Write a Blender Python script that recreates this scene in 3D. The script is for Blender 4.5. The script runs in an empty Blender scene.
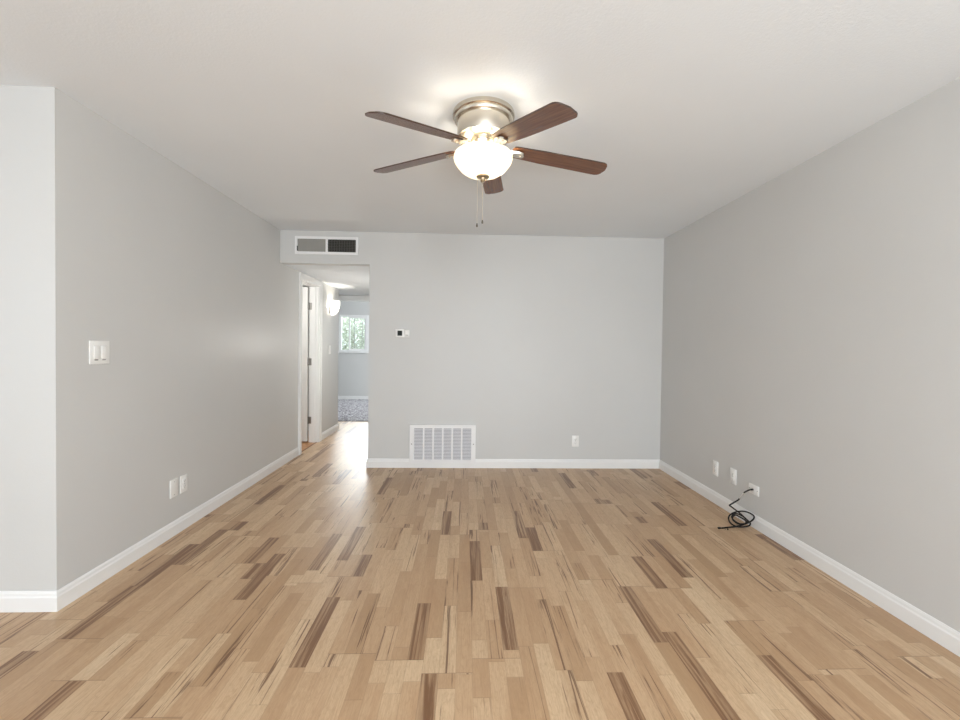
import bpy, bmesh, math, random
from mathutils import Vector, Matrix
random.seed(7)
SC = bpy.context.scene
COL = SC.collection
PI = math.pi

# ------------------------------------------------------------------ camera
def make_camera():
    yaw, pitch, roll = math.radians(2.0), math.radians(-0.966), math.radians(0.737)
    f, cy = 421.68, 354.61
    fw = Vector((math.sin(yaw)*math.cos(pitch), math.cos(yaw)*math.cos(pitch), math.sin(pitch)))
    rt = Vector((math.cos(yaw), -math.sin(yaw), 0))
    up = rt.cross(fw)
    r2 = rt*math.cos(roll) + up*math.sin(roll)
    u2 = up*math.cos(roll) - rt*math.sin(roll)
    cd = bpy.data.cameras.new('camera'); co = bpy.data.objects.new('camera', cd); COL.objects.link(co)
    cd.sensor_width = 36; cd.sensor_fit = 'HORIZONTAL'; cd.lens = f/960*36
    cd.shift_y = (cy-360)/960
    cd.clip_start = .01
    m = Matrix((r2, u2, -fw)).transposed().to_4x4(); m.translation = (0, 0, 1.2637)
    co.matrix_world = m
    SC.camera = co
make_camera()

# ------------------------------------------------------------------ light and exposure
SC.view_settings.view_transform = 'Standard'
SC.view_settings.look = 'None'
SC.view_settings.gamma = 1
SC.view_settings.exposure = 0.66
SC.cycles.use_denoising = True
SC.cycles.max_bounces = 12
SC.cycles.diffuse_bounces = 8
SC.cycles.sample_clamp_indirect = 6

W = bpy.data.worlds.new('world'); SC.world = W; W.use_nodes = True
W.node_tree.nodes['Background'].inputs[0].default_value = (0.86, 0.93, 1, 1)
W.node_tree.nodes['Background'].inputs[1].default_value = 1.5

def area(name, loc, target, sx, sy, power, color=(1, 1, 1)):
    l = bpy.data.lights.new(name, 'AREA'); l.shape = 'RECTANGLE'; l.size = sx; l.size_y = sy
    l.energy = power; l.color = color
    o = bpy.data.objects.new(name, l); COL.objects.link(o); o.location = loc
    o.rotation_euler = (Vector(target)-Vector(loc)).to_track_quat('-Z', 'Y').to_euler()
    return o
area('daylight_rear', (0.45, -2.62, 1.25), (0.45, 2, 1.25), 2.3, 2.1, 6, (.93, .97, 1))
area('ceiling_fill', (0.45, -2.60, 0.45), (1.0, 1.4, 2.44), 2.3, .8, 76, (.87, .94, 1))  # unseen fill, added low behind the camera to brighten the ceiling
area('daylight_dining', (-4.50, -0.4, 1.35), (0, -0.4, 1.6), 2.0, 1.5, 2, (.93, .97, 1))
area('bedroom_fill', (0.62, 8.5, 1.5), (-2, 8.5, 1.3), 1.4, 1.2, 70, (.93, .965, 1))  # added fill light, no window on this side; lifts the bedroom walls
area('sky_glare_panel', (-3.0, 13.4, 2.86), (-2.6, 9.9, 1.9), 3.2, 1.15, 660, (.95, .975, 1))  # hidden panel standing in for sky, added for the hall floor glare
def point(name, loc, power, r=.05, color=(1, 1, 1), parent=None):
    l = bpy.data.lights.new(name, 'POINT'); l.energy = power; l.shadow_soft_size = r; l.color = color
    o = bpy.data.objects.new(name, l); COL.objects.link(o); o.location = loc; o.parent = parent
    return o

point('room_fill', (0.45, -0.7, 2.12), 47, .30, (.93, .975, 1))  # invented source without a fixture, added to brighten the room walls

point('hall_fill', (-1.09, 5.35, 1.30), 7, .07, (1, .97, .92))  # extra light out of sight, added to lift hall wall and ceiling

# ------------------------------------------------------------------ materials
class NT:
    def __init__(s, name):
        s.m = bpy.data.materials.new(name); s.m.use_nodes = True; s.t = s.m.node_tree
        s.b = s.t.nodes['Principled BSDF']; s.out = s.t.nodes['Material Output']
    def n(s, typ, **kw):
        nd = s.t.nodes.new(typ)
        for k, v in kw.items(): setattr(nd, k, v)
        return nd
    def link(s, a, b): s.t.links.new(a, b)
    def put(s, sock, v):
        if isinstance(v, bpy.types.NodeSocket): s.link(v, sock)
        else: sock.default_value = v
    def math(s, op, a, b=0.0, c=None, clamp=False):
        nd = s.n('ShaderNodeMath', operation=op, use_clamp=clamp)
        s.put(nd.inputs[0], a); s.put(nd.inputs[1], b)
        if c is not None: s.put(nd.inputs[2], c)
        return nd.outputs[0]
    def rand(s, a, b=0.0, c=0.0):
        cx = s.n('ShaderNodeCombineXYZ'); s.put(cx.inputs[0], a); s.put(cx.inputs[1], b); s.put(cx.inputs[2], c)
        w = s.n('ShaderNodeTexWhiteNoise', noise_dimensions='3D'); s.link(cx.outputs[0], w.inputs['Vector'])
        return w.outputs['Value']
    def noise(s, vec, scale, detail=3, rough=.5, dist=0):
        nd = s.n('ShaderNodeTexNoise'); s.link(vec, nd.inputs['Vector'])
        nd.inputs['Scale'].default_value = scale; nd.inputs['Detail'].default_value = detail
        nd.inputs['Roughness'].default_value = rough; nd.inputs['Distortion'].default_value = dist
        return nd.outputs['Fac']
    def vec(s, x, y, z=0.0):
        c = s.n('ShaderNodeCombineXYZ'); s.put(c.inputs[0], x); s.put(c.inputs[1], y); s.put(c.inputs[2], z)
        return c.outputs[0]
    def ramp(s, fac, stops, interp='LINEAR'):
        r = s.n('ShaderNodeValToRGB'); r.color_ramp.interpolation = interp
        e = r.color_ramp.elements
        while len(e) < len(stops): e.new(.5)
        for i, (p, c) in enumerate(stops): e[i].position = p; e[i].color = (*c, 1)
        s.link(fac, r.inputs[0]); return r.outputs[0]
    def mix(s, fac, a, b, mode='MIX'):
        nd = s.n('ShaderNodeMix', data_type='RGBA', blend_type=mode)
        s.put(nd.inputs[0], fac)
        for k, v in ((6, a), (7, b)):
            s.put(nd.inputs[k], v if isinstance(v, bpy.types.NodeSocket) else (*v, 1))
        return nd.outputs[2]
    def bump(s, h, strength, dist):
        b = s.n('ShaderNodeBump'); b.inputs['Strength'].default_value = strength; b.inputs['Distance'].default_value = dist
        s.link(h, b.inputs['Height']); s.link(b.outputs[0], s.b.inputs['Normal'])
    def pos(s): return s.n('ShaderNodeNewGeometry').outputs['Position']
    def obj(s): return s.n('ShaderNodeTexCoord').outputs['Object']

def plain(name, col, rough=.5, metal=0.0, spec=.5, emit=None, es=0, coat=0, var=.03, vscale=14):
    m = NT(name)
    f = m.noise(m.obj(), vscale, 3)
    a = tuple(max(0, c*(1-var)) for c in col); b = tuple(min(1, c*(1+var)) for c in col)
    m.link(m.ramp(f, [(.3, a), (.7, b)]), m.b.inputs['Base Color'])
    m.b.inputs['Roughness'].default_value = rough; m.b.inputs['Metallic'].default_value = metal
    m.b.inputs['Specular IOR Level'].default_value = spec; m.b.inputs['Coat Weight'].default_value = coat
    if emit:
        m.b.inputs['Emission Color'].default_value = (*emit, 1); m.b.inputs['Emission Strength'].default_value = es
    return m.m

def paint(name, col, rough, bump, spec=.4):
    m = NT(name); p = m.pos()
    f = m.noise(p, 1.3, 3)
    m.link(m.ramp(f, [(.3, tuple(c*.985 for c in col)), (.7, tuple(min(1, c*1.015) for c in col))]), m.b.inputs['Base Color'])
    m.b.inputs['Roughness'].default_value = rough; m.b.inputs['Specular IOR Level'].default_value = spec
    m.bump(m.noise(p, 95, 4, .6), bump, .002)
    return m.m

def laminate():
    m = NT('laminate_strips')
    s = m.n('ShaderNodeSeparateXYZ'); m.link(m.pos(), s.inputs[0]); x, y = s.outputs[0], s.outputs[1]
    WS = .0655
    u = m.math('DIVIDE', m.math('ADD', x, 20.0), WS); si = m.math('FLOOR', u); fu = m.math('FRACT', u)
    b = m.math('FLOOR', m.math('DIVIDE', m.math('ADD', si, .5), 3.0))
    # board end joints, shared by the three strips of a board
    bv = m.math('ADD', m.math('DIVIDE', y, 1.21), m.math('MULTIPLY', m.rand(b, 3.3), 7.0))
    bj = m.math('FLOOR', bv); bf = m.math('FRACT', bv)
    # strips inside a board: four pieces of unequal length
    v = m.math('ADD', m.math('MULTIPLY', bf, 2.6), m.math('MULTIPLY', m.rand(si, bj, 1.7), .9))
    sj = m.math('FLOOR', v); fv = m.math('FRACT', v)
    key = m.math('ADD', m.math('MULTIPLY', bj, 11.0), sj)
    r1 = m.rand(si, key, 0.5); r2 = m.rand(si, key, 9.1); r3 = m.rand(si, key, 4.7)
    rb = m.rand(b, bj, 2.2)
    # grain, shifted per piece
    gx = m.math('ADD', x, m.math('MULTIPLY', r1, 13.0)); gy = m.math('ADD', y, m.math('MULTIPLY', r2, 17.0))
    fine = m.noise(m.vec(m.math('MULTIPLY', gx, 230.0), m.math('MULTIPLY', gy, 9.0)), 1.0, 4, .6, .4)
    cath = m.noise(m.vec(m.math('MULTIPLY', gx, 34.0), m.math('MULTIPLY', gy, 3.2)), 1.0, 3, .5, 1.6)
    broad = m.noise(m.vec(m.math('MULTIPLY', gx, 15.0), m.math('MULTIPLY', gy, 2.0)), 1.0, 2)
    tone = m.math('ADD', m.math('MULTIPLY', r1, .8), m.math('MULTIPLY', rb, .2))
    base = m.ramp(tone, [(0.0, (.41, .262, .142)), (.2, (.485, .315, .18)), (.5, (.565, .385, .232)), (.8, (.63, .455, .285)), (1.0, (.69, .52, .34))])
    base = m.mix(m.math('MULTIPLY', m.math('SUBTRACT', broad, .5), 1.5, clamp=True), base, (.36, .20, .10))
    base = m.mix(m.math('MULTIPLY', m.math('SUBTRACT', fine, .42), 1.1, clamp=True), base, (.33, .19, .095))
    rings = m.math('SINE', m.math('MULTIPLY', cath, 46.0))
    base = m.mix(m.math('MULTIPLY', rings, .12, clamp=True), base, (.26, .14, .07))
    fig = m.noise(m.vec(m.math('MULTIPLY', gx, 60.0), m.math('MULTIPLY', gy, 22.0)), 1.0, 5, .65, 1.5)
    base = m.mix(m.math('MULTIPLY', m.math('SUBTRACT', fig, .47), 1.6, clamp=True), base, (.36, .215, .11))
    # heartwood streaks on some pieces
    sn = m.noise(m.vec(m.math('MULTIPLY', gx, 46.0), m.math('MULTIPLY', gy, 1.35)), 1.0, 5, .6, 1.1)
    st = m.math('MULTIPLY', m.math('SUBTRACT', sn, .572), 18.0, clamp=True)
    has = m.math('GREATER_THAN', r3, .52)
    st = m.math('MULTIPLY', m.math('MULTIPLY', st, has), .86)
    base = m.mix(st, base, (.135, .060, .026))
    heavy = m.math('GREATER_THAN', r3, .925)
    base = m.mix(m.math('MULTIPLY', heavy, m.math('ADD', .28, m.math('MULTIPLY', m.math('SUBTRACT', sn, .38), 4.0, clamp=True)), clamp=True), base, (.19, .092, .042))
    # joints
    e1 = m.math('LESS_THAN', m.math('MINIMUM', fu, m.math('SUBTRACT', 1.0, fu)), .012)
    e2 = m.math('LESS_THAN', fv, .006); e3 = m.math('LESS_THAN', bf, .0022)
    e = m.math('MAXIMUM', m.math('MAXIMUM', m.math('MULTIPLY', e1, .22), m.math('MULTIPLY', e2, .22)), m.math('MULTIPLY', e3, .5))
    base = m.mix(e, base, (.10, .052, .026))
    m.link(base, m.b.inputs['Base Color'])
    rg = m.noise(m.vec(m.math('MULTIPLY', x, 4.0), m.math('MULTIPLY', y, 4.0)), 1.0, 3)
    m.link(m.math('ADD', m.math('MULTIPLY', rg, .10), .305), m.b.inputs['Roughness'])
    m.b.inputs['Specular IOR Level'].default_value = .5
    hb = m.math('ADD', m.math('MULTIPLY', fine, .25), m.math('MULTIPLY', e, -1.0))
    m.bump(hb, .12, .001)
    return m.m

def wood(name, dark, light, rough=.32, xs=5, ys=120, spec=.5):
    m = NT(name); s = m.n('ShaderNodeSeparateXYZ'); m.link(m.obj(), s.inputs[0])
    f = m.noise(m.vec(m.math('MULTIPLY', s.outputs[0], float(xs)), m.math('MULTIPLY', s.outputs[1], float(ys))), 1, 4, .6, .5)
    m.link(m.ramp(f, [(.32, dark), (.68, light)]), m.b.inputs['Base Color'])
    m.b.inputs['Roughness'].default_value = rough; m.b.inputs['Specular IOR Level'].default_value = spec
    return m.m

def brushed(name, col, rough=.3):
    m = NT(name); s = m.n('ShaderNodeSeparateXYZ'); m.link(m.obj(), s.inputs[0])
    f = m.noise(m.vec(s.outputs[0], s.outputs[1], m.math('MULTIPLY', s.outputs[2], 40.0)), 22, 3)
    m.link(m.ramp(f, [(.3, tuple(c*.9 for c in col)), (.7, col)]), m.b.inputs['Base Color'])
    m.b.inputs['Metallic'].default_value = 1; m.b.inputs['Roughness'].default_value = rough
    m.b.inputs['Anisotropic'].default_value = .5
    return m.m

def glowing_glass(name, col, em, es, transl=.6):
    m = NT(name)
    f = m.noise(m.obj(), 9, 4, .5, 1.2)
    c = m.ramp(f, [(.3, tuple(k*.95 for k in col)), (.7, col)])
    m.link(c, m.b.inputs['Base Color']); m.b.inputs['Roughness'].default_value = .25
    m.b.inputs['Emission Color'].default_value = (*em, 1); m.b.inputs['Emission Strength'].default_value = es
    t = m.n('ShaderNodeBsdfTranslucent'); m.link(c, t.inputs[0])
    mx = m.n('ShaderNodeMixShader'); mx.inputs[0].default_value = transl
    m.link(m.b.outputs[0], mx.inputs[1]); m.link(t.outputs[0], mx.inputs[2]); m.link(mx.outputs[0], m.out.inputs[0])
    return m.m

WALL = paint('wall_paint', (.594, .593, .580), .42, .25)
CEIL = paint('ceiling_paint', (.768, .80, .825), .7, .5, .2)
TRIM = plain('trim_paint', (.80, .80, .79), .3, var=.01)
PLATE = plain('switch_plastic', (.82, .82, .80), .35, var=.01)
SLOT = plain('slot_dark', (.06, .06, .06), .6)
GREYGAP = plain('gap_grey', (.30, .30, .29), .5)
LIGHTGAP = plain('gap_light', (.58, .58, .56), .5)
FLOOR = laminate()
NICKEL = brushed('brushed_nickel', (.74, .68, .58), .27)
HINGE = plain('hinge_metal', (.34, .33, .31), .35, 1.0)
WALNUT = wood('blade_walnut', (.10, .038, .017), (.21, .085, .036), .24)
EDGE = plain('blade_edge', (.05, .024, .015), .4)
BOWL = glowing_glass('alabaster_glass', (.95, .90, .78), (1, .94, .82), .34, .3)
SHADE = glowing_glass('sconce_glass', (.95, .94, .90), (1, .96, .88), 1.2, .4)
BLACK = plain('black_rubber', (.008, .008, .009), .5, spec=.25)
SILVER = plain('connector_metal', (.75, .74, .72), .25, 1.0)
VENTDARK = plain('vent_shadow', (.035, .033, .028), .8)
LOUVRE = plain('louvre_grey', (.27, .26, .235), .5)
LOUVRED = plain('louvre_dark', (.075, .07, .06), .5)
WHITE = plain('white_enamel', (.80, .80, .80), .35, var=.01)
SCREEN = plain('lcd_dark', (.022, .026, .022), .5, spec=.2)
ORANGEWOOD = wood('side_room_oak', (.40, .19, .08), (.62, .34, .16), .35, 3, 30)
THRESH = plain('threshold_wood', (.16, .07, .035), .4)

# ------------------------------------------------------------------ mesh helpers
def bx(bm, x0, x1, y0, y1, z0, z1):
    vs = [bm.verts.new(p) for p in ((x0,y0,z0),(x1,y0,z0),(x1,y1,z0),(x0,y1,z0),(x0,y0,z1),(x1,y0,z1),(x1,y1,z1),(x0,y1,z1))]
    fs = [bm.faces.new([vs[i] for i in f]) for f in ((0,3,2,1),(4,5,6,7),(0,1,5,4),(1,2,6,5),(2,3,7,6),(3,0,4,7))]
    return vs
def bbox(bm, x0, x1, y0, y1, z0, z1, r, seg=2):
    t = bmesh.new(); bx(t, x0, x1, y0, y1, z0, z1)
    bmesh.ops.bevel(t, geom=t.edges[:], offset=r, segments=seg, affect='EDGES', profile=.5)
    me = bpy.data.meshes.new('t'); t.to_mesh(me); t.free(); bm.from_mesh(me); bpy.data.meshes.remove(me)
def lathe(bm, prof, cx=0, cy=0, seg=48, cap0=False, cap1=False):
    rings = []
    for r, z in prof:
        if r < 1e-5: rings.append([bm.verts.new((cx, cy, z))]); continue
        rings.append([bm.verts.new((cx+r*math.cos(2*PI*i/seg), cy+r*math.sin(2*PI*i/seg), z)) for i in range(seg)])
    for a, b in zip(rings, rings[1:]):
        for i in range(seg):
            j = (i+1) % seg
            if len(a) == 1 and len(b) == 1: continue
            if len(a) == 1: bm.faces.new((a[0], b[j], b[i]))
            elif len(b) == 1: bm.faces.new((a[i], a[j], b[0]))
            else: bm.faces.new((a[i], a[j], b[j], b[i]))
    if cap0 and len(rings[0]) > 1: bm.faces.new(rings[0][::-1])
    if cap1 and len(rings[-1]) > 1: bm.faces.new(rings[-1])
def tube(bm, pts, r, seg=10, caps=True):
    pts = [Vector(p) for p in pts]; rings = []; prev = None
    rr = r if isinstance(r, (list, tuple)) else [r]*len(pts)
    for i, p in enumerate(pts):
        d = (pts[min(i+1, len(pts)-1)]-pts[max(i-1, 0)]).normalized()
        n = prev-d*prev.dot(d) if prev is not None else d.orthogonal()
        if n.length < 1e-6: n = d.orthogonal()
        n.normalize(); prev = n; b = d.cross(n)
        rings.append([bm.verts.new(p+(n*math.cos(2*PI*k/seg)+b*math.sin(2*PI*k/seg))*rr[i]) for k in range(seg)])
    for a, b in zip(rings, rings[1:]):
        for k in range(seg): bm.faces.new((a[k], a[(k+1) % seg], b[(k+1) % seg], b[k]))
    if caps: bm.faces.new(rings[0][::-1]); bm.faces.new(rings[-1])
def spline(P, n=10):
    P = [Vector(p) for p in P]; out = []
    for i in range(len(P)-1):
        a, b, c, d = P[max(i-1, 0)], P[i], P[i+1], P[min(i+2, len(P)-1)]
        for k in range(n):
            t = k/n
            out.append(.5*((2*b)+(c-a)*t+(2*a-5*b+4*c-d)*t*t+(3*b-a-3*c+d)*t**3))
    out.append(P[-1]); return out
def prism(bm, outline, axis_pts):
    """extrude a closed 2D outline [(a,b)] along a list of frames (origin, A, B)"""
    rings = [[bm.verts.new(o+A*a+B*b) for a, b in outline] for o, A, B in axis_pts]
    n = len(outline)
    for p, q in zip(rings, rings[1:]):
        for i in range(n): bm.faces.new((p[i], p[(i+1) % n], q[(i+1) % n], q[i]))
    bm.faces.new(rings[0][::-1]); bm.faces.new(rings[-1])
def obj(name, bm, mat, parent=None, smooth=False, loc=None):
    bmesh.ops.recalc_face_normals(bm, faces=bm.faces[:])
    me = bpy.data.meshes.new(name); bm.to_mesh(me); bm.free()
    if mat: me.materials.append(mat)
    o = bpy.data.objects.new(name, me); COL.objects.link(o)
    if smooth:
        for p in me.polygons: p.use_smooth = True
        try: me.set_sharp_from_angle(angle=math.radians(40))
        except Exception: pass
    if parent: o.parent = parent
    if loc is not None: o.location = loc
    return o
def B(): return bmesh.new()
def box_obj(name, mat, parent, *boxes, r=0):
    bm = B()
    for b in boxes:
        if r: bbox(bm, *b, r)
        else: bx(bm, *b)
    return obj(name, bm, mat, parent, smooth=bool(r))
def thing(name, label, cat, loc=(0, 0, 0), group=None):
    o = bpy.data.objects.new(name, None); COL.objects.link(o); o.location = loc
    o.empty_display_size = .05
    tag(o, label, cat, group); return o
def tag(o, label, cat, group=None):
    o['label'] = label; o['category'] = cat
    if group: o['group'] = group
    return o
def struct(name, mat, *boxes):
    o = box_obj(name, mat, None, *boxes); o['kind'] = 'structure'; return o

# ------------------------------------------------------------------ the setting
XL, XR, YB, YF = -1.909, 2.087, 4.409, 2.034
XO, ZO, H = -1.000, 2.107, 2.44
XW = -4.6; YR = -2.75; YE = 7.1; YBED = 9.92; TH = .118

struct('floor', FLOOR, (XW-.1, XR+.1, YR-.1, YB, -.1, 0), (XL-.012, XO+.1, YB, YE+.02, -.1, 0), (-3.0, XL-.012, 6.42, YE+.02, -.1, 0))
struct('ceiling', CEIL, (XW-.1, XR+.1, YR-.1, YB, H, H+.1))
struct('ceiling_hall', CEIL, (-3.0, XO+.1, YB+.10, YE+.12, ZO, ZO+.08))
struct('wall_right', WALL, (XR, XR+.1, YR-.1, YB, 0, H))
struct('wall_back', WALL, (XO, XR+.1, YB, YB+.10, 0, H+.1), (XL-.1, XO, YB, YB+.10, ZO, H+.1))
DY0, DY1, DZ = 4.962, 5.56, 2.035        # side door opening in the left wall
HE = 6.42
struct('wall_left', WALL, (XL-TH, XL, YF+.12, DY0, 0, H), (XL-TH, XL, DY0, DY1, DZ, H), (XL-TH, XL, DY1, HE, 0, H))
struct('wall_front', WALL, (XW-.1, XL, YF, YF+.12, 0, H))
struct('wall_hall_right', WALL, (XO, XO+.1, YB+.10, YE, 0, ZO))
struct('wall_hall_left', WALL, (-3.1, -3.0, HE-.1, YE+.12, 0, ZO), (-3.0, XL-TH, HE-.1, HE, 0, ZO))
# rear of the living room, with a wide sliding door opening behind the camera
struct('wall_rear', WALL, (XW-.1, -2.1, YR-.1, YR, 0, H), (1.7, XR+.1, YR-.1, YR, 0, H), (-2.1, 1.7, YR-.1, YR, 2.35, H))
struct('wall_dining', WALL, (XW-.1, XW, YR, -1.5, 0, H), (XW-.1, XW, .7, YF, 0, H), (XW-.1, XW, -1.5, .7, 0, .55), (XW-.1, XW, -1.5, .7, 2.15, H))
struct('door_2', TRIM, (-2.1, -2.04, YR-.09, YR-.02, 0, 2.35), (1.64, 1.7, YR-.09, YR-.02, 0, 2.35), (-.24, -.16, YR-.09, YR-.02, 0, 2.35), (-2.04, 1.64, YR-.09, YR-.02, 2.29, 2.35))
struct('window_2', TRIM, (XW-.08, XW-.02, -1.5, -1.44, .55, 2.15), (XW-.08, XW-.02, .64, .7, .55, 2.15), (XW-.08, XW-.02, -.43, -.37, .55, 2.15), (XW-.08, XW-.02, -1.44, .64, .55, .61), (XW-.08, XW-.02, -1.44, .64, 2.09, 2.15))
# hall end wall with the bedroom doorway
EX0, EX1, EZ = -2.30, -1.20, 2.03
struct('wall_end', WALL, (-3.0, EX0, YE, YE+.12, 0, ZO), (EX1, XO+.1, YE, YE+.12, 0, ZO), (EX0, EX1, YE, YE+.12, EZ, H+.1))
struct('trim_1', TRIM, (EX0-.06, EX1+.06, YE-.015, YE, EZ, EZ+.062), (EX0-.06, EX0, YE-.015, YE, 0, EZ), (EX1, EX1+.06, YE-.015, YE, 0, EZ),
       (EX0, EX1, YE, YE+.12, EZ-.012, EZ))
# bedroom
struct('wall_bedroom', WALL, (-4.6, -2.93, YBED, YBED+.12, 0, H), (-.9, .75, YBED, YBED+.12, 0, H), (-2.93, -.9, YBED, YBED+.12, 0, 1.126), (-2.93, -.9, YBED, YBED+.12, 1.985, H),
       (-4.7, -4.6, YE+.12, YBED+.12, 0, H), (.65, .75, YE+.12, YBED+.12, 0, H), (-4.6, -3.0, YE, YE+.12, 0, H), (XO+.1, .75, YE, YE+.12, 0, H), (-3.0, XO+.1, YE, YE+.12, ZO+.08, H))
struct('ceiling_bedroom', CEIL, (-4.7, .75, YE, YBED+.12, H, H+.1))
struct('baseboard_bedroom', TRIM, (-4.6, .65, YBED-.013, YBED, 0, .095))
# side room seen through the open door
struct('wall_side_room', WALL, (-3.3, -3.2, 4.2, HE-.1, 0, ZO+.2), (-3.2, XL-TH, 4.2, 4.3, 0, ZO+.2), (-3.3, XL-TH, HE-.11, HE-.1, 0, ZO+.2))
struct('ceiling_side_room', CEIL, (-3.3, XL-TH, 4.2, HE-.1, ZO+.2, ZO+.3))
struct('floor_side_room', ORANGEWOOD, (-3.3, XL-.022, 4.2, HE-.1, -.1, -.001))
point('side_room_fill', (-2.6, 4.9, 1.95), 9, .08, (1, .96, .9))  # added light with no fixture, brightens the side room

def base_profile(h=.094, t=.013):
    return [(0, 0), (t, 0), (t, h*.70), (t*.72, h*.78), (t*.62, h*.90), (t*.3, h), (0, h)]
def baseboard(name, p0, p1, nrm, h=.094, m0=0, m1=0):
    """straight run from p0 to p1; m0, m1 = length added at the face for a mitred outside corner"""
    bm = B(); p0, p1, nv = Vector((*p0, 0)), Vector((*p1, 0)), Vector((*nrm, 0))
    d = (p1-p0).normalized(); pr = base_profile(h)
    r0 = [bm.verts.new(p0+nv*a+Vector((0, 0, z))-d*(m0*a)) for a, z in pr]
    r1 = [bm.verts.new(p1+nv*a+Vector((0, 0, z))+d*(m1*a)) for a, z in pr]
    n = len(pr)
    for i in range(n): bm.faces.new((r0[i], r0[(i+1) % n], r1[(i+1) % n], r1[i]))
    bm.faces.new(r0); bm.faces.new(r1[::-1])
    o = obj(name, bm, TRIM); o['kind'] = 'structure'; return o
baseboard('baseboard_back', (XO, YB), (XR, YB), (0, -1), m0=1, m1=-1)
baseboard('baseboard_right', (XR, YR), (XR, YB), (-1, 0), m1=-1)
baseboard('baseboard_left', (XL, YF), (XL, 4.895), (1, 0), m0=1)
baseboard('baseboard_front', (XW, YF), (XL, YF), (0, -1), m1=1)
baseboard('baseboard_hall', (XL, 5.628), (XL, HE), (1, 0), m1=1)
baseboard('baseboard_end', (EX1+.06, YE), (XO, YE), (0, -1))

# casing and jamb of the side door
struct('trim_2', TRIM, (XL, XL+.018, DY0-.066, DY0, 0, DZ), (XL, XL+.018, DY1, DY1+.066, 0, DZ), (XL, XL+.018, DY0-.066, DY1+.066, DZ, DZ+.066),
       (XL+.0185, XL+.025, DY0-.0645, DY0-.052, .001, DZ+.052), (XL+.0185, XL+.025, DY1+.052, DY1+.0645, .001, DZ+.052), (XL+.0185, XL+.025, DY0-.0645, DY1+.0645, DZ+.052, DZ+.0645))
struct('trim_3', TRIM, (XL-TH, XL, DY0-.001, DY0+.016, 0, DZ), (XL-TH, XL, DY1-.016, DY1+.001, 0, DZ), (XL-TH, XL, DY0+.016, DY1-.016, DZ-.016, DZ+.001),
       (XL-.07, XL-.035, DY1-.028, DY1-.016, 0, DZ-.016))
struct('trim_4', THRESH, (XL-.022, XL-.010, DY0+.016, DY1-.016, -.05, .004))
# the door leaf, standing open into the side room, hinged on the far jamb
leaf = box_obj('door_1', TRIM, None, (XL-TH-.60, XL-TH-.013, DY1-.043, DY1-.006, .018, DZ-.022)); leaf['kind'] = 'structure'
for z in (1.77, 1.05, .29):
    bm = B(); bx(bm, XL-TH+.001, XL-TH+.034, DY1-.0185, DY1-.016, z-.045, z+.045)
    tube(bm, [(XL-TH-.004, DY1-.021, z-.047), (XL-TH-.004, DY1-.021, z+.047)], .0075, 10)
    obj('hinge', bm, HINGE, leaf)

# bedroom window
wn = struct('window_1', TRIM, (-2.93, -.9, YBED+.02, YBED+.08, 1.126, 1.17), (-2.93, -.9, YBED+.02, YBED+.08, 1.94, 1.985), (-2.93, -2.89, YBED+.02, YBED+.08, 1.17, 1.94), (-.94, -.9, YBED+.02, YBED+.08, 1.17, 1.94),
            (-2.33, -2.25, YBED+.02, YBED+.07, 1.17, 1.94), (-1.63, -1.58, YBED+.02, YBED+.07, 1.17, 1.94))
box_obj('sash', TRIM, wn, (-2.72, -2.69, YBED+.035, YBED+.065, 1.17, 1.94), (-2.36, -2.33, YBED+.035, YBED+.065, 1.17, 1.94), (-2.69, -2.36, YBED+.035, YBED+.065, 1.17, 1.20), (-2.69, -2.36, YBED+.035, YBED+.065, 1.905, 1.94))
box_obj('grille', GREYGAP, wn, (-2.615, -2.603, YBED+.095, YBED+.107, 1.126, 1.985), (-2.435, -2.423, YBED+.095, YBED+.107, 1.126, 1.985), (-2.69, -2.25, YBED+.095, YBED+.107, 1.24, 1.25))
g = NT('window_glass')
gt = g.n('ShaderNodeBsdfTransparent'); gg = g.n('ShaderNodeBsdfGlossy'); gg.inputs['Roughness'].default_value = .02
g.link(g.ramp(g.noise(g.obj(), 3), [(0, (.93, .96, .96)), (1, (.97, .99, .99))]), gt.inputs[0])
gm = g.n('ShaderNodeMixShader'); gm.inputs[0].default_value = .06
g.link(gt.outputs[0], gm.inputs[1]); g.link(gg.outputs[0], gm.inputs[2]); g.link(gm.outputs[0], g.out.inputs[0])
box_obj('sill', TRIM, wn, (-2.98, -.85, YBED-.035, YBED+.02, 1.10, 1.126))
box_obj('pane', g.m, wn, (-2.89, -.94, YBED+.045, YBED+.048, 1.17, 1.94))

# bedroom carpet: thick grey pile
def carpet():
    bm = B(); nx, ny = 150, 210
    x0, x1, y0, y1 = -3.6, -1.1, YE+.005, YBED-.013
    V = []
    for j in range(ny+1):
        V.append([bm.verts.new((x0+(x1-x0)*i/nx, y0+(y1-y0)*j/ny, .008+(0 if j == 0 else .016*random.random()))) for i in range(nx+1)])
    for j in range(ny):
        for i in range(nx): bm.faces.new((V[j][i], V[j][i+1], V[j+1][i+1], V[j+1][i]))
    m = NT('shag_carpet'); p = m.pos()
    f = m.noise(p, 26, 4, .75)
    m.link(m.ramp(f, [(.33, (.17, .163, .172)), (.5, (.38, .37, .385)), (.68, (.70, .69, .71))]), m.b.inputs['Base Color'])
    m.b.inputs['Roughness'].default_value = .95; m.b.inputs['Specular IOR Level'].default_value = .1
    m.bump(m.noise(p, 120, 3), .6, .01)
    o = obj('floor_carpet', bm, m.m); o['kind'] = 'structure'
carpet()
struct('floor_bedroom', plain('subfloor', (.3, .3, .31), .9), (-4.6, .65, YE+.02, YBED, -.1, .003))
# garden ground outside, far below eye level
struct('ground', plain('garden_soil', (.30, .31, .24), .9), (-12, 8, YBED+.2, 26, -.15, -.05))

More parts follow.
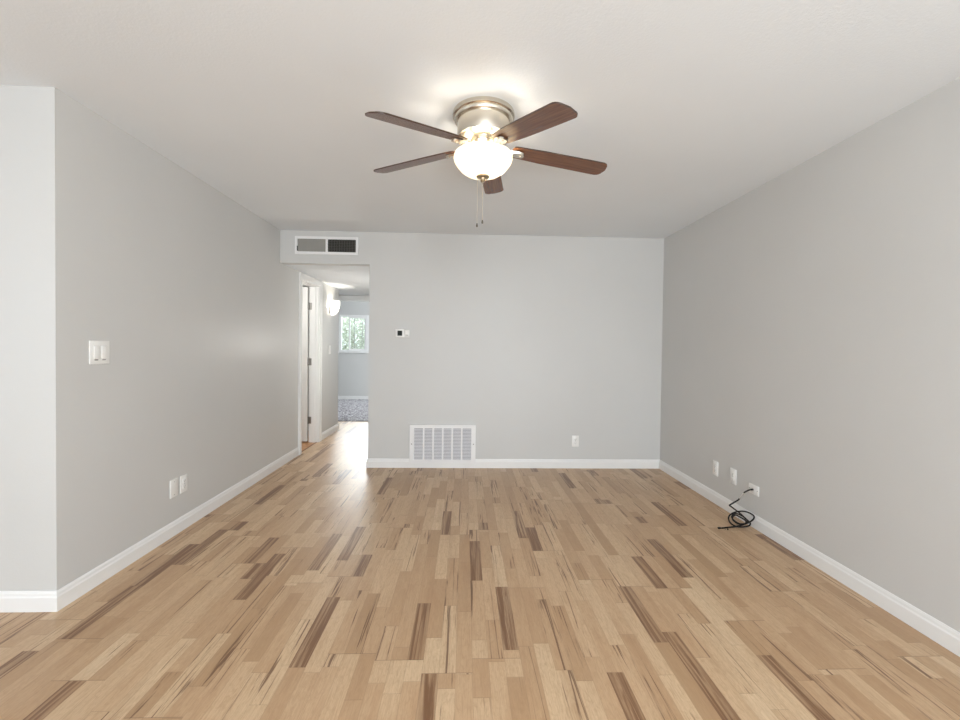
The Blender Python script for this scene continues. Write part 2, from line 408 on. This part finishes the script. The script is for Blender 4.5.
# ------------------------------------------------------------------ ceiling fan
FX, FY = .078, 2.145
def ceiling_fan():
    fan = thing('ceiling_fan', 'five-blade dark wood ceiling fan with brushed nickel body and lit glass bowl', 'ceiling fan', (FX, FY, H))
    def P(name, bm, mat, parent=fan, smooth=True):
        o = obj(name, bm, mat, None, smooth)
        for v in o.data.vertices: v.co -= Vector((FX, FY, H)) if parent is fan else Vector((0, 0, 0))
        o.parent = parent; return o
    bm = B(); lathe(bm, [(.0, H), (.154, H), (.1555, H-.006), (.1555, H-.020), (.152, H-.024), (.147, H-.025), (.147, H-.036), (.143, H-.041), (.133, H-.042), (.0, H-.042)], FX, FY, 72)
    P('canopy', bm, NICKEL)
    bm = B(); lathe(bm, [(.0, H-.0415), (.132, H-.0415), (.132, 2.320), (.129, 2.314), (.121, 2.312), (.116, 2.307), (.075, 2.303), (.0, 2.303)], FX, FY, 72)
    P('motor_housing', bm, NICKEL)
    bm = B(); lathe(bm, [(.0, 2.3025), (.060, 2.3025), (.062, 2.299), (.062, 2.290), (.055, 2.284), (.05, 2.276), (.05, 2.258), (.0, 2.258)], FX, FY, 48)
    P('hub', bm, NICKEL)
    bm = B(); lathe(bm, [(.0, 2.2575), (.058, 2.2575), (.062, 2.252), (.062, 2.228), (.0, 2.228)], FX, FY, 48)
    for k in range(3):
        a = 2*PI*k/3+.5
        c = Vector((FX+.062*math.cos(a), FY+.062*math.sin(a), 2.241)); d = Vector((math.cos(a), math.sin(a), 0))
        tube(bm, [c, c+d*.012, c+d*.013, c+d*.022], [.003, .003, .007, .007], 10)
    P('light_fitter', bm, NICKEL)
    # glass bowl, open at the top, with a wall thickness
    outer = [(.136, 2.240), (.143, 2.236), (.1475, 2.227), (.148, 2.216), (.1435, 2.200), (.132, 2.182), (.113, 2.160), (.087, 2.143), (.055, 2.1325), (.0, 2.129)]
    inner = [(max(0, r-.004), z+.003) for r, z in outer][::-1]; inner[0] = (0, 2.133); inner[-1] = (.132, 2.240)
    bm = B(); lathe(bm, outer+inner+[outer[0]], FX, FY, 64)
    P('light_bowl', bm, BOWL)
    bm = B(); lathe(bm, [(.0, 2.130), (.030, 2.130), (.033, 2.126), (.031, 2.122), (.016, 2.119), (.012, 2.112), (.013, 2.106), (.009, 2.100), (.0, 2.099)], FX, FY, 32)
    P('finial', bm, plain('finial_bronze', (.42, .33, .22), .35, 1.0))
    bm = B(); tube(bm, [(FX, FY, 2.24), (FX, FY, 2.128)], .005, 8); P('centre_rod', bm, NICKEL)
    for dx, zb in ((-.027, 1.872), (.000, 1.890)):
        bm = B(); n = 46; zt = 2.1215 if dx else 2.0995
        for i in range(n):
            z = zt-(zt-zb-.02)*i/(n-1)
            bmesh.ops.create_icosphere(bm, subdivisions=1, radius=.0017, matrix=Matrix.Translation((FX+dx, FY, z)))
        tube(bm, [(FX+dx, FY, zt), (FX+dx, FY, zb+.018)], .0009, 6)
        ch = P('pull_chain', bm, plain('chain_brass', (.80, .76, .66), .35, 1.0))
        bm = B(); lathe(bm, [(.0, zb+.020), (.003, zb+.019), (.0045, zb+.008), (.0045, zb+.003), (.0, zb)], FX+dx, FY, 12)
        k = obj('pull_knob', bm, plain('knob_dark', (.10, .08, .06), .4), None, True)
        for v in k.data.vertices: v.co -= Vector((FX, FY, H))
        k.parent = ch
    # blades
    tx, ty, pit, az0, hw = -.0121, .1058, math.radians(-10.26), math.radians(8.9), .0612
    for k in range(5):
        az = az0+k*2*PI/5
        u = Vector((math.sin(az), math.cos(az), 0)); n = Vector((-math.cos(az), math.sin(az), 0))
        e1 = u.copy(); e1.z = -.093+tx*u.x+ty*u.y
        e2 = n*math.cos(pit); e2.z = math.sin(pit)+(tx*n.x+ty*n.y)*math.cos(pit)
        e1.normalize(); e2 = (e2-e1*e2.dot(e1)).normalized(); e3 = e1.cross(e2)
        if e3.z < 0: e3 = -e3
        M = Matrix((e1, e2, e3)).transposed().to_4x4(); M.translation = Vector((0, 0, 2.281-H))
        # outline: narrower root, straight sides, rounded end
        L0, L1 = .150, .668
        pts = []
        def half(s):
            w0, w1 = .049, hw
            o = [(L0, s*(w0-.016)), (L0+.005, s*(w0-.006)), (L0+.016, s*w0), (L0+.16, s*(w0+.009)), (L1-.09, s*w1)]
            for i in range(9):
                t = i/8*PI/2
                o.append((L1-.034-.006+.034*math.sin(t), s*(w1-.034+.034*math.cos(t))))
            return o
        a = half(1); b = half(-1)[::-1]
        mid = [(L1-.002, .012), (L1, 0), (L1-.002, -.012)]
        outline = a+mid+b
        bm = B(); th = .0032
        top = [bm.verts.new((x, y, th)) for x, y in outline]; bot = [bm.verts.new((x, y, -th)) for x, y in outline]
        bm.faces.new(top); bm.faces.new(bot[::-1]); m = len(outline)
        side = [bm.faces.new((top[i], bot[i], bot[(i+1) % m], top[(i+1) % m])) for i in range(m)]
        bl = obj('blade', bm, WALNUT, None); bl.data.materials.append(EDGE)
        for p in bl.data.polygons:
            if len(p.vertices) == 4: p.material_index = 1
        bl.parent = fan; bl.matrix_local = M
        # nickel bracket: arm from the hub that spreads to a plate under the blade
        bm = B()
        arm = [(.050, .013, .006), (.085, .012, .000), (.115, .014, -.010), (.145, .022, -.012), (.185, .027, -.012), (.205, .022, -.012), (.214, .010, -.012)]
        ra = []
        for x, w, z in arm: ra.append([bm.verts.new((x, w, z+.004)), bm.verts.new((x, -w, z+.004)), bm.verts.new((x, -w*.8, z-.005)), bm.verts.new((x, w*.8, z-.005))])
        for p, q in zip(ra, ra[1:]):
            for i in range(4): bm.faces.new((p[i], p[(i+1) % 4], q[(i+1) % 4], q[i]))
        bm.faces.new(ra[0][::-1]); bm.faces.new(ra[-1])
        # three spacer screws between the plate and the blade
        for sx, sy in ((.155, .012), (.155, -.012), (.195, 0)):
            tube(bm, [(sx, sy, -.020), (sx, sy, -.018), (sx, sy, -.0032)], [.004, .0055, .0055], 10)
        br = obj('blade_bracket', bm, NICKEL, None, True); br.parent = bl
    for k in range(3):
        a = 2*PI*k/3+.2
        point('fan_bulb', (.075*math.cos(a), .075*math.sin(a), 2.195-H), 1.2, .022, (1, .94, .85), fan)
    return fan
ceiling_fan()

# ------------------------------------------------------------------ wall grilles
def supply_register():
    x0, x1, z0, z1, y = -1.757, -1.113, 2.199, 2.381, YB
    t = thing('supply_register', 'white-framed ceiling-height air register with one grey and one dark louvred half above hall opening', 'air vent', ((x0+x1)/2, y, z0))
    def loc(o):
        for v in o.data.vertices: v.co -= t.location
        o.parent = t; return o
    f = .026; xm = (x0+x1)/2+.0
    loc(box_obj('frame', WHITE, None, (x0, x1, y-.012, y, z0, z0+f), (x0, x1, y-.012, y, z1-f, z1), (x0, x0+f, y-.012, y, z0+f, z1-f), (x1-f, x1, y-.012, y, z0+f, z1-f), (xm-.011, xm+.011, y-.012, y, z0+f, z1-f)))
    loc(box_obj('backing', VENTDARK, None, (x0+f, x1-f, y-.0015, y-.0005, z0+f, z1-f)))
    bm = B(); n = 17; xa, xb = x0+f+.004, xm-.011
    for i in range(n):
        x = xa+(xb-xa)*(i+.5)/n
        vs = [bm.verts.new(p) for p in ((x-.0085, y-.0095, z0+f), (x+.0085, y-.003, z0+f), (x+.0085, y-.003, z1-f), (x-.0085, y-.0095, z1-f))]
        bm.faces.new(vs)
    o = loc(obj('louvre', bm, LOUVRE)); o['label'] = 'grey upright louvres of left half'
    s = o.modifiers.new('s', 'SOLIDIFY'); s.thickness = .0012
    bm = B(); xa, xb = xm+.011, x1-f
    for i in range(11):
        x = xa+(xb-xa)*(i+.5)/11; bx(bm, x-.0012, x+.0012, y-.0075, y-.0035, z0+f, z1-f)
    for i in range(8):
        z = z0+f+(z1-z0-2*f)*(i+.5)/8; bx(bm, xa, xb, y-.0100, y-.0078, z-.0016, z+.0016)
    o = loc(obj('louvre', bm, LOUVRED)); o['label'] = 'dark crossed louvres of right half'
    loc(box_obj('damper_lever', SLOT, None, (x0+f-.004, x0+f+.006, y-.016, y-.010, z0+f+.006, z0+f+.055)))
supply_register()

def return_grille():
    x0, x1, z0, z1 = -.567, .119, .054, .452
    y = YB-.013
    t = thing('return_air_grille', 'large white return air grille with six louvred bays low on the back wall', 'air vent', ((x0+x1)/2, YB, z0))
    def loc(o):
        for v in o.data.vertices: v.co -= t.location
        o.parent = t; return o
    f = .046; d0 = y-.014
    bm = B()
    for b in ((x0, x1, d0, YB-.0005, z0, z0+.034), (x0, x1, d0, YB-.0005, z1-.036, z1), (x0, x0+f, d0, YB-.0005, z0+.034, z1-.036), (x1-f, x1, d0, YB-.0005, z0+.034, z1-.036)): bx(bm, *b)
    loc(obj('frame', bm, WHITE))
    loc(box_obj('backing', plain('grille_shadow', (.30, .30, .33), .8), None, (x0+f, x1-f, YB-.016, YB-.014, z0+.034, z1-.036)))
    xa, xb = x0+f, x1-f
    for i in range(1, 6):
        x = xa+(xb-xa)*i/6
        loc(box_obj('mullion', WHITE, None, (x-.0085, x+.0085, d0+.001, YB-.016, z0+.034, z1-.036)))
    bm = B(); n = 22
    for i in range(n):
        z = z0+.034+(z1-z0-.07)*(i+.5)/n
        vs = [bm.verts.new(p) for p in ((xa, d0+.005, z-.0088), (xb, d0+.005, z-.0088), (xb, y+.004, z+.0088), (xa, y+.004, z+.0088))]
        bm.faces.new(vs)
    o = loc(obj('louvre', bm, plain('louvre_white', (.74, .74, .76), .4, var=.01)))
    s = o.modifiers.new('s', 'SOLIDIFY'); s.thickness = .0014
    for sx in (x0+.022, x1-.022):
        bm = B(); tube(bm, [(sx, d0+.001, (z0+z1)/2), (sx, d0-.002, (z0+z1)/2)], .006, 12); loc(obj('screw', bm, HINGE))
return_grille()

# ------------------------------------------------------------------ switches, outlets, thermostat
def frame_on(wall, y_or_x, z):
    """origin and axes of a plate: a along the wall, n out of the wall"""
    if wall == 'left': return Vector((XL, y_or_x, z)), Vector((0, 1, 0)), Vector((1, 0, 0))
    if wall == 'right': return Vector((XR, y_or_x, z)), Vector((0, -1, 0)), Vector((-1, 0, 0))
    return Vector((y_or_x, YB, z)), Vector((1, 0, 0)), Vector((0, -1, 0))
def plate_part(name, t, mat, A, N, boxes, r=0.0):
    bm = B()
    for a0, a1, z0, z1, n0, n1 in boxes:
        b = B(); bx(b, a0, a1, z0, z1, n0, n1)
        if r: bmesh.ops.bevel(b, geom=[e for e in b.edges], offset=r, segments=2, affect='EDGES', profile=.5)
        for v in b.verts: v.co = A*v.co.x+Vector((0, 0, 1))*v.co.y+N*v.co.z
        me = bpy.data.meshes.new('t'); b.to_mesh(me); b.free(); bm.from_mesh(me); bpy.data.meshes.remove(me)
    return obj(name, bm, mat, t, smooth=r > 0)
def screw_part(t, A, N, spots, mat=None):
    for a, z, n in spots:
        bm = B(); c = A*a+Vector((0, 0, z))
        tube(bm, [c+N*n, c+N*(n+.0012)], .0028, 10); obj('screw', bm, mat or GREYGAP, t)

def switch_plate(wall, p, z, label, gangs=1, group=None):
    O, A, N = frame_on(wall, p, z)
    t = thing('light_switch', label, 'light switch', O, group)
    w = .036 if gangs == 1 else .0595
    plate_part('cover_plate', t, PLATE, A, N, [(-w, w, -.0605, .0605, 0, .0065)], .0028)
    for g in range(gangs):
        c = 0 if gangs == 1 else (-.023, .023)[g]
        plate_part('surround', t, LIGHTGAP, A, N, [(c-.0172, c+.0172, -.0345, .0345, .0064, .0069)])
        r = plate_part('rocker', t, PLATE, A, N, [(c-.0163, c+.0163, -.0335, .0335, .0060, .0105)], .0015)
        if gangs == 2:
            plate_part('slider_slot', r, SLOT if g == 0 else GREYGAP, A, N, [(c-.0105, c+.0105, -.0415, -.0365, .0064, .0072)])
    return t
def outlet(wall, p, z, label, kind='duplex', group=None):
    O, A, N = frame_on(wall, p, z)
    t = thing('wall_outlet', label, 'outlet', O, group)
    plate_part('cover_plate', t, PLATE, A, N, [(-.036, .036, -.059, .059, 0, .006)], .0026)
    if kind == 'duplex':
        for s in (-.0195, .0195):
            r = plate_part('receptacle', t, PLATE, A, N, [(-.0165, .0165, s-.0140, s+.0140, .0058, .0085)], .003)
            plate_part('slot', r, SLOT, A, N, [(-.0075, -.0055, s-.003, s+.006, .0083, .0088), (.0055, .0075, s-.003, s+.006, .0083, .0088), (-.002, .002, s-.0105, s-.006, .0083, .0088)])
        screw_part(t, A, N, [(0, 0, .006)])
    elif kind == 'block':
        plate_part('gasket', t, GREYGAP, A, N, [(-.0172, .0172, -.0345, .0345, .0058, .0063)])
        r = plate_part('receptacle', t, PLATE, A, N, [(-.0163, .0163, -.0335, .0335, .0057, .0085)], .0015)
        for s in (-.018, .018):
            plate_part('slot', r, SLOT, A, N, [(-.0075, -.0055, s-.003, s+.006, .0083, .0088), (.0055, .0075, s-.003, s+.006, .0083, .0088), (-.002, .002, s-.0105, s-.006, .0083, .0088)])
    elif kind == 'blank':
        screw_part(t, A, N, [(0, .042, .006), (0, -.042, .006)])
    return t
switch_plate('left', 2.266, 1.213, 'square white double switch plate at eye height on the left wall', 2)
outlet('left', 2.828, .312, 'plain blank white wall plate low on the left wall, nearer of the pair', 'blank')
outlet('left', 2.926, .312, 'white socket outlet on the left wall, right beside the blank plate', 'duplex')
outlet('back', 1.175, .287, 'white duplex outlet alone on the back wall right of the grille', 'duplex')
outlet('right', 3.410, .288, 'white outlet plate on right wall nearest the back corner', 'block')
outlet('right', 3.177, .292, 'middle white outlet of the three on the right wall', 'duplex')
switch_plate('left', 6.0, 1.205, 'small white light switch below the lit sconce in the hall', 1)

def coax_plate():
    O, A, N = frame_on('right', 2.944, .268)
    t = thing('cable_wall_plate', 'sideways white cable plate with the black cord plugged into it', 'wall plate', O)
    plate_part('cover_plate', t, PLATE, A, N, [(-.053, .053, -.035, .035, 0, .006)], .0026)
    bm = B(); tube(bm, [N*.005, N*.0092], .0085, 6); obj('jack', bm, SILVER, t)
    screw_part(t, A, N, [(.041, 0, .006), (-.041, 0, .006)], SLOT)
coax_plate()

def thermostat():
    x0, zc = -.726, 1.401
    t = thing('thermostat', 'small white thermostat with dark square screen on the back wall', 'thermostat', (x0+.06, YB, zc))
    A, N = Vector((1, 0, 0)), Vector((0, -1, 0))
    plate_part('backplate', t, plain('thermostat_base', (.66, .66, .64), .4, var=.01), A, N, [(-.06, .088, -.044, .040, 0, .008)], .003)
    plate_part('body', t, PLATE, A, N, [(-.058, .036, -.043, .043, .008, .026)], .004)
    plate_part('screen', t, SCREEN, A, N, [(-.036, .012, -.026, .026, .0258, .0268)])
    plate_part('button_panel', t, PLATE, A, N, [(.038, .084, -.024, .032, .008, .018)], .003)
    plate_part('button', t, GREYGAP, A, N, [(.046, .074, -.022, -.016, .0178, .0190)])
thermostat()

# ------------------------------------------------------------------ hall sconce
def sconce():
    y, z = 6.02, 1.79
    t = thing('wall_sconce', 'lit white glass wall sconce on the hall left wall past the door', 'wall lamp', (XL, y, z))
    bm = B(); bbox(bm, 0, .022, -.055, .055, -.075, .045, .006); obj('backplate', bm, HINGE, t, True)
    # half bowl of glass against the wall
    bm = B(); seg = 24; rings = []
    prof = [(.112, .105), (.114, .085), (.112, .045), (.103, 0), (.085, -.045), (.055, -.082), (.02, -.10), (.002, -.105)]
    for r, zz in prof:
        rings.append([bm.verts.new((.024+r*math.sin(PI*i/seg)*.95, -r*.82*math.cos(PI*i/seg), zz)) for i in range(seg+1)])
    for a, b in zip(rings, rings[1:]):
        for i in range(seg): bm.faces.new((a[i], a[i+1], b[i+1], b[i]))
    o = obj('shade', bm, SHADE, t, True); s = o.modifiers.new('s', 'SOLIDIFY'); s.thickness = .003; s.offset = 0
    bm = B(); lathe(bm, [(.0, -.02), (.012, -.02), (.012, .01), (.0, .012)], .065, 0, 16); tube(bm, [(.02, 0, -.012), (.065, 0, -.012)], .006, 8)
    obj('lamp_holder', bm, HINGE, t, True)
    point('sconce_bulb', (.065, 0, .03), 2.6, .025, (1, .93, .82), t)
sconce()

# ------------------------------------------------------------------ black cord
def cord():
    t = thing('coaxial_cord', 'black coiled coaxial cord on the floor against the right baseboard', 'cord', (2.0, 2.97, 0))
    L = Vector((2.0, 2.97, 0))
    def part(name, pts, r, mat, parent=t, seg=10):
        bm = B(); tube(bm, [Vector(p)-L for p in pts], r, seg); return obj(name, bm, mat, parent, True)
    # short black lead from the plate
    part('lead', spline([(2.0775, 2.944, .268), (2.056, 2.948, .264), (2.044, 2.962, .250), (2.040, 2.985, .231)], 8), [.0062]*6+[.0050]*19, BLACK)
    a, b = Vector((2.040, 2.985, .231)), Vector((2.018, 3.000, .184))
    d = (b-a)
    part('coupler', [a, a+d*.25, a+d*.26, a+d*.74, a+d*.75, b], [.0055, .0055, .0042, .0042, .0060, .0060], SILVER, seg=12)
    # rising kink, then the loops lying against the baseboard
    P = [b, b+d*.12+Vector((-.004, 0, -.006)), (1.985, 3.0, .158), (1.950, 3.0, .137), (1.945, 3.0, .132), (1.962, 3.004, .121), (2.006, 3.022, .090)]
    loops = [(2.034, 3.031, 0.071),
             (2.033, 2.991, 0.065),
             (2.03, 2.938, 0.056),
             (2.025, 2.89, 0.051),
             (2.011, 2.878, 0.036),
             (1.985, 2.904, 0.015),
             (1.96, 2.934, 0.005),
             (1.949, 2.978, 0.005),
             (1.965, 3.036, 0.012),
             (1.98, 3.054, 0.034),
             (2.005, 3.049, 0.057),
             (2.026, 3.029, 0.075),
             (2.047, 2.998, 0.09),
             (2.059, 2.957, 0.097),
             (2.063, 2.917, 0.095),
             (2.063, 2.903, 0.083),
             (2.044, 2.897, 0.064),
             (2.016, 2.909, 0.039),
             (1.995, 2.936, 0.023),
             (1.986, 2.973, 0.018),
             (1.985, 3.022, 0.024),
             (1.991, 3.04, 0.037),
             (2.011, 3.04, 0.056),
             (2.022, 3.012, 0.063),
             (2.028, 2.969, 0.063),
             (2.026, 2.924, 0.056),
             (2.016, 2.905, 0.044),
             (1.992, 2.915, 0.029),
             (1.977, 2.952, 0.019),
             (1.975, 2.998, 0.023),
             (1.985, 3.024, 0.035),
             (2.005, 3.021, 0.053),
             (2.011, 2.987, 0.055),
             (2.022, 2.952, 0.05),
             (2.02, 2.924, 0.045),
             (2.008, 2.917, 0.032),
             (1.986, 2.931, 0.014),
             (1.941, 2.932, 0.005),
             (1.882, 2.919, 0.005),
             (1.836, 2.909, 0.005)]
    part('cable', spline([Vector(p) for p in P+loops], 5), .0052, BLACK)
    part('plug', [(1.832, 2.908, .0055), (1.822, 2.908, .0060), (1.821, 2.908, .0060), (1.806, 2.908, .0060)], [.0045, .0055, .0062, .0062], BLACK, seg=12)
    c = part('clip', [(1.868, 2.895, .005), (1.862, 2.884, .004)], .004, BLACK)
    part('pin', [(1.850, 2.893, .003), (1.838, 2.882, .003)], .0022, SILVER)
cord()

# ------------------------------------------------------------------ tree outside the bedroom window
def tree(x, y, hgt, label, seed):
    rnd = random.Random(seed)
    t = thing('garden_tree', label, 'tree', (x, y, -.05))
    bm = B(); tube(bm, spline([(0, 0, 0), (.04, .02, .8), (-.03, 0, 1.6), (.02, 0, hgt*.8)], 5), .05, 8)
    for i in range(9):
        z = .9+i*.22; a = rnd.random()*6.28
        tube(bm, [(0, 0, z), (.3*math.cos(a), .3*math.sin(a), z+.2), (.55*math.cos(a), .5*math.sin(a), z+.32)], [.02, .012, .006], 6)
    obj('trunk', bm, plain('bark', (.20, .15, .11), .9), t)
    bm = B()
    for i in range(4200):
        a = rnd.random()*6.28; r = .85*math.sqrt(rnd.random()); z = .7+rnd.random()*(hgt-.7)
        c = Vector((r*math.cos(a), r*math.sin(a), z)); s = .035+.03*rnd.random()
        d = Vector((rnd.uniform(-1, 1), rnd.uniform(-1, 1), rnd.uniform(-1, 1))).normalized(); e = d.orthogonal().normalized()
        vs = [bm.verts.new(c-d*s), bm.verts.new(c+e*s*.45), bm.verts.new(c+d*s), bm.verts.new(c-e*s*.45)]
        bm.faces.new(vs)
    m = NT('leaf'); f = m.noise(m.obj(), 6, 3)
    lc = m.ramp(f, [(.3, (.27, .31, .24)), (.7, (.50, .53, .46))]); m.link(lc, m.b.inputs['Base Color']); m.b.inputs['Roughness'].default_value = .5
    tr = m.n('ShaderNodeBsdfTranslucent'); m.link(lc, tr.inputs[0]); mx = m.n('ShaderNodeMixShader'); mx.inputs[0].default_value = .05
    m.link(m.b.outputs[0], mx.inputs[1]); m.link(tr.outputs[0], mx.inputs[2]); m.link(mx.outputs[0], m.out.inputs[0])
    o = obj('foliage', bm, m.m, t); o['kind'] = 'stuff'
tree(-3.05, 11.6, 2.15, 'pale green leafy tree outside the far bedroom window', 3)
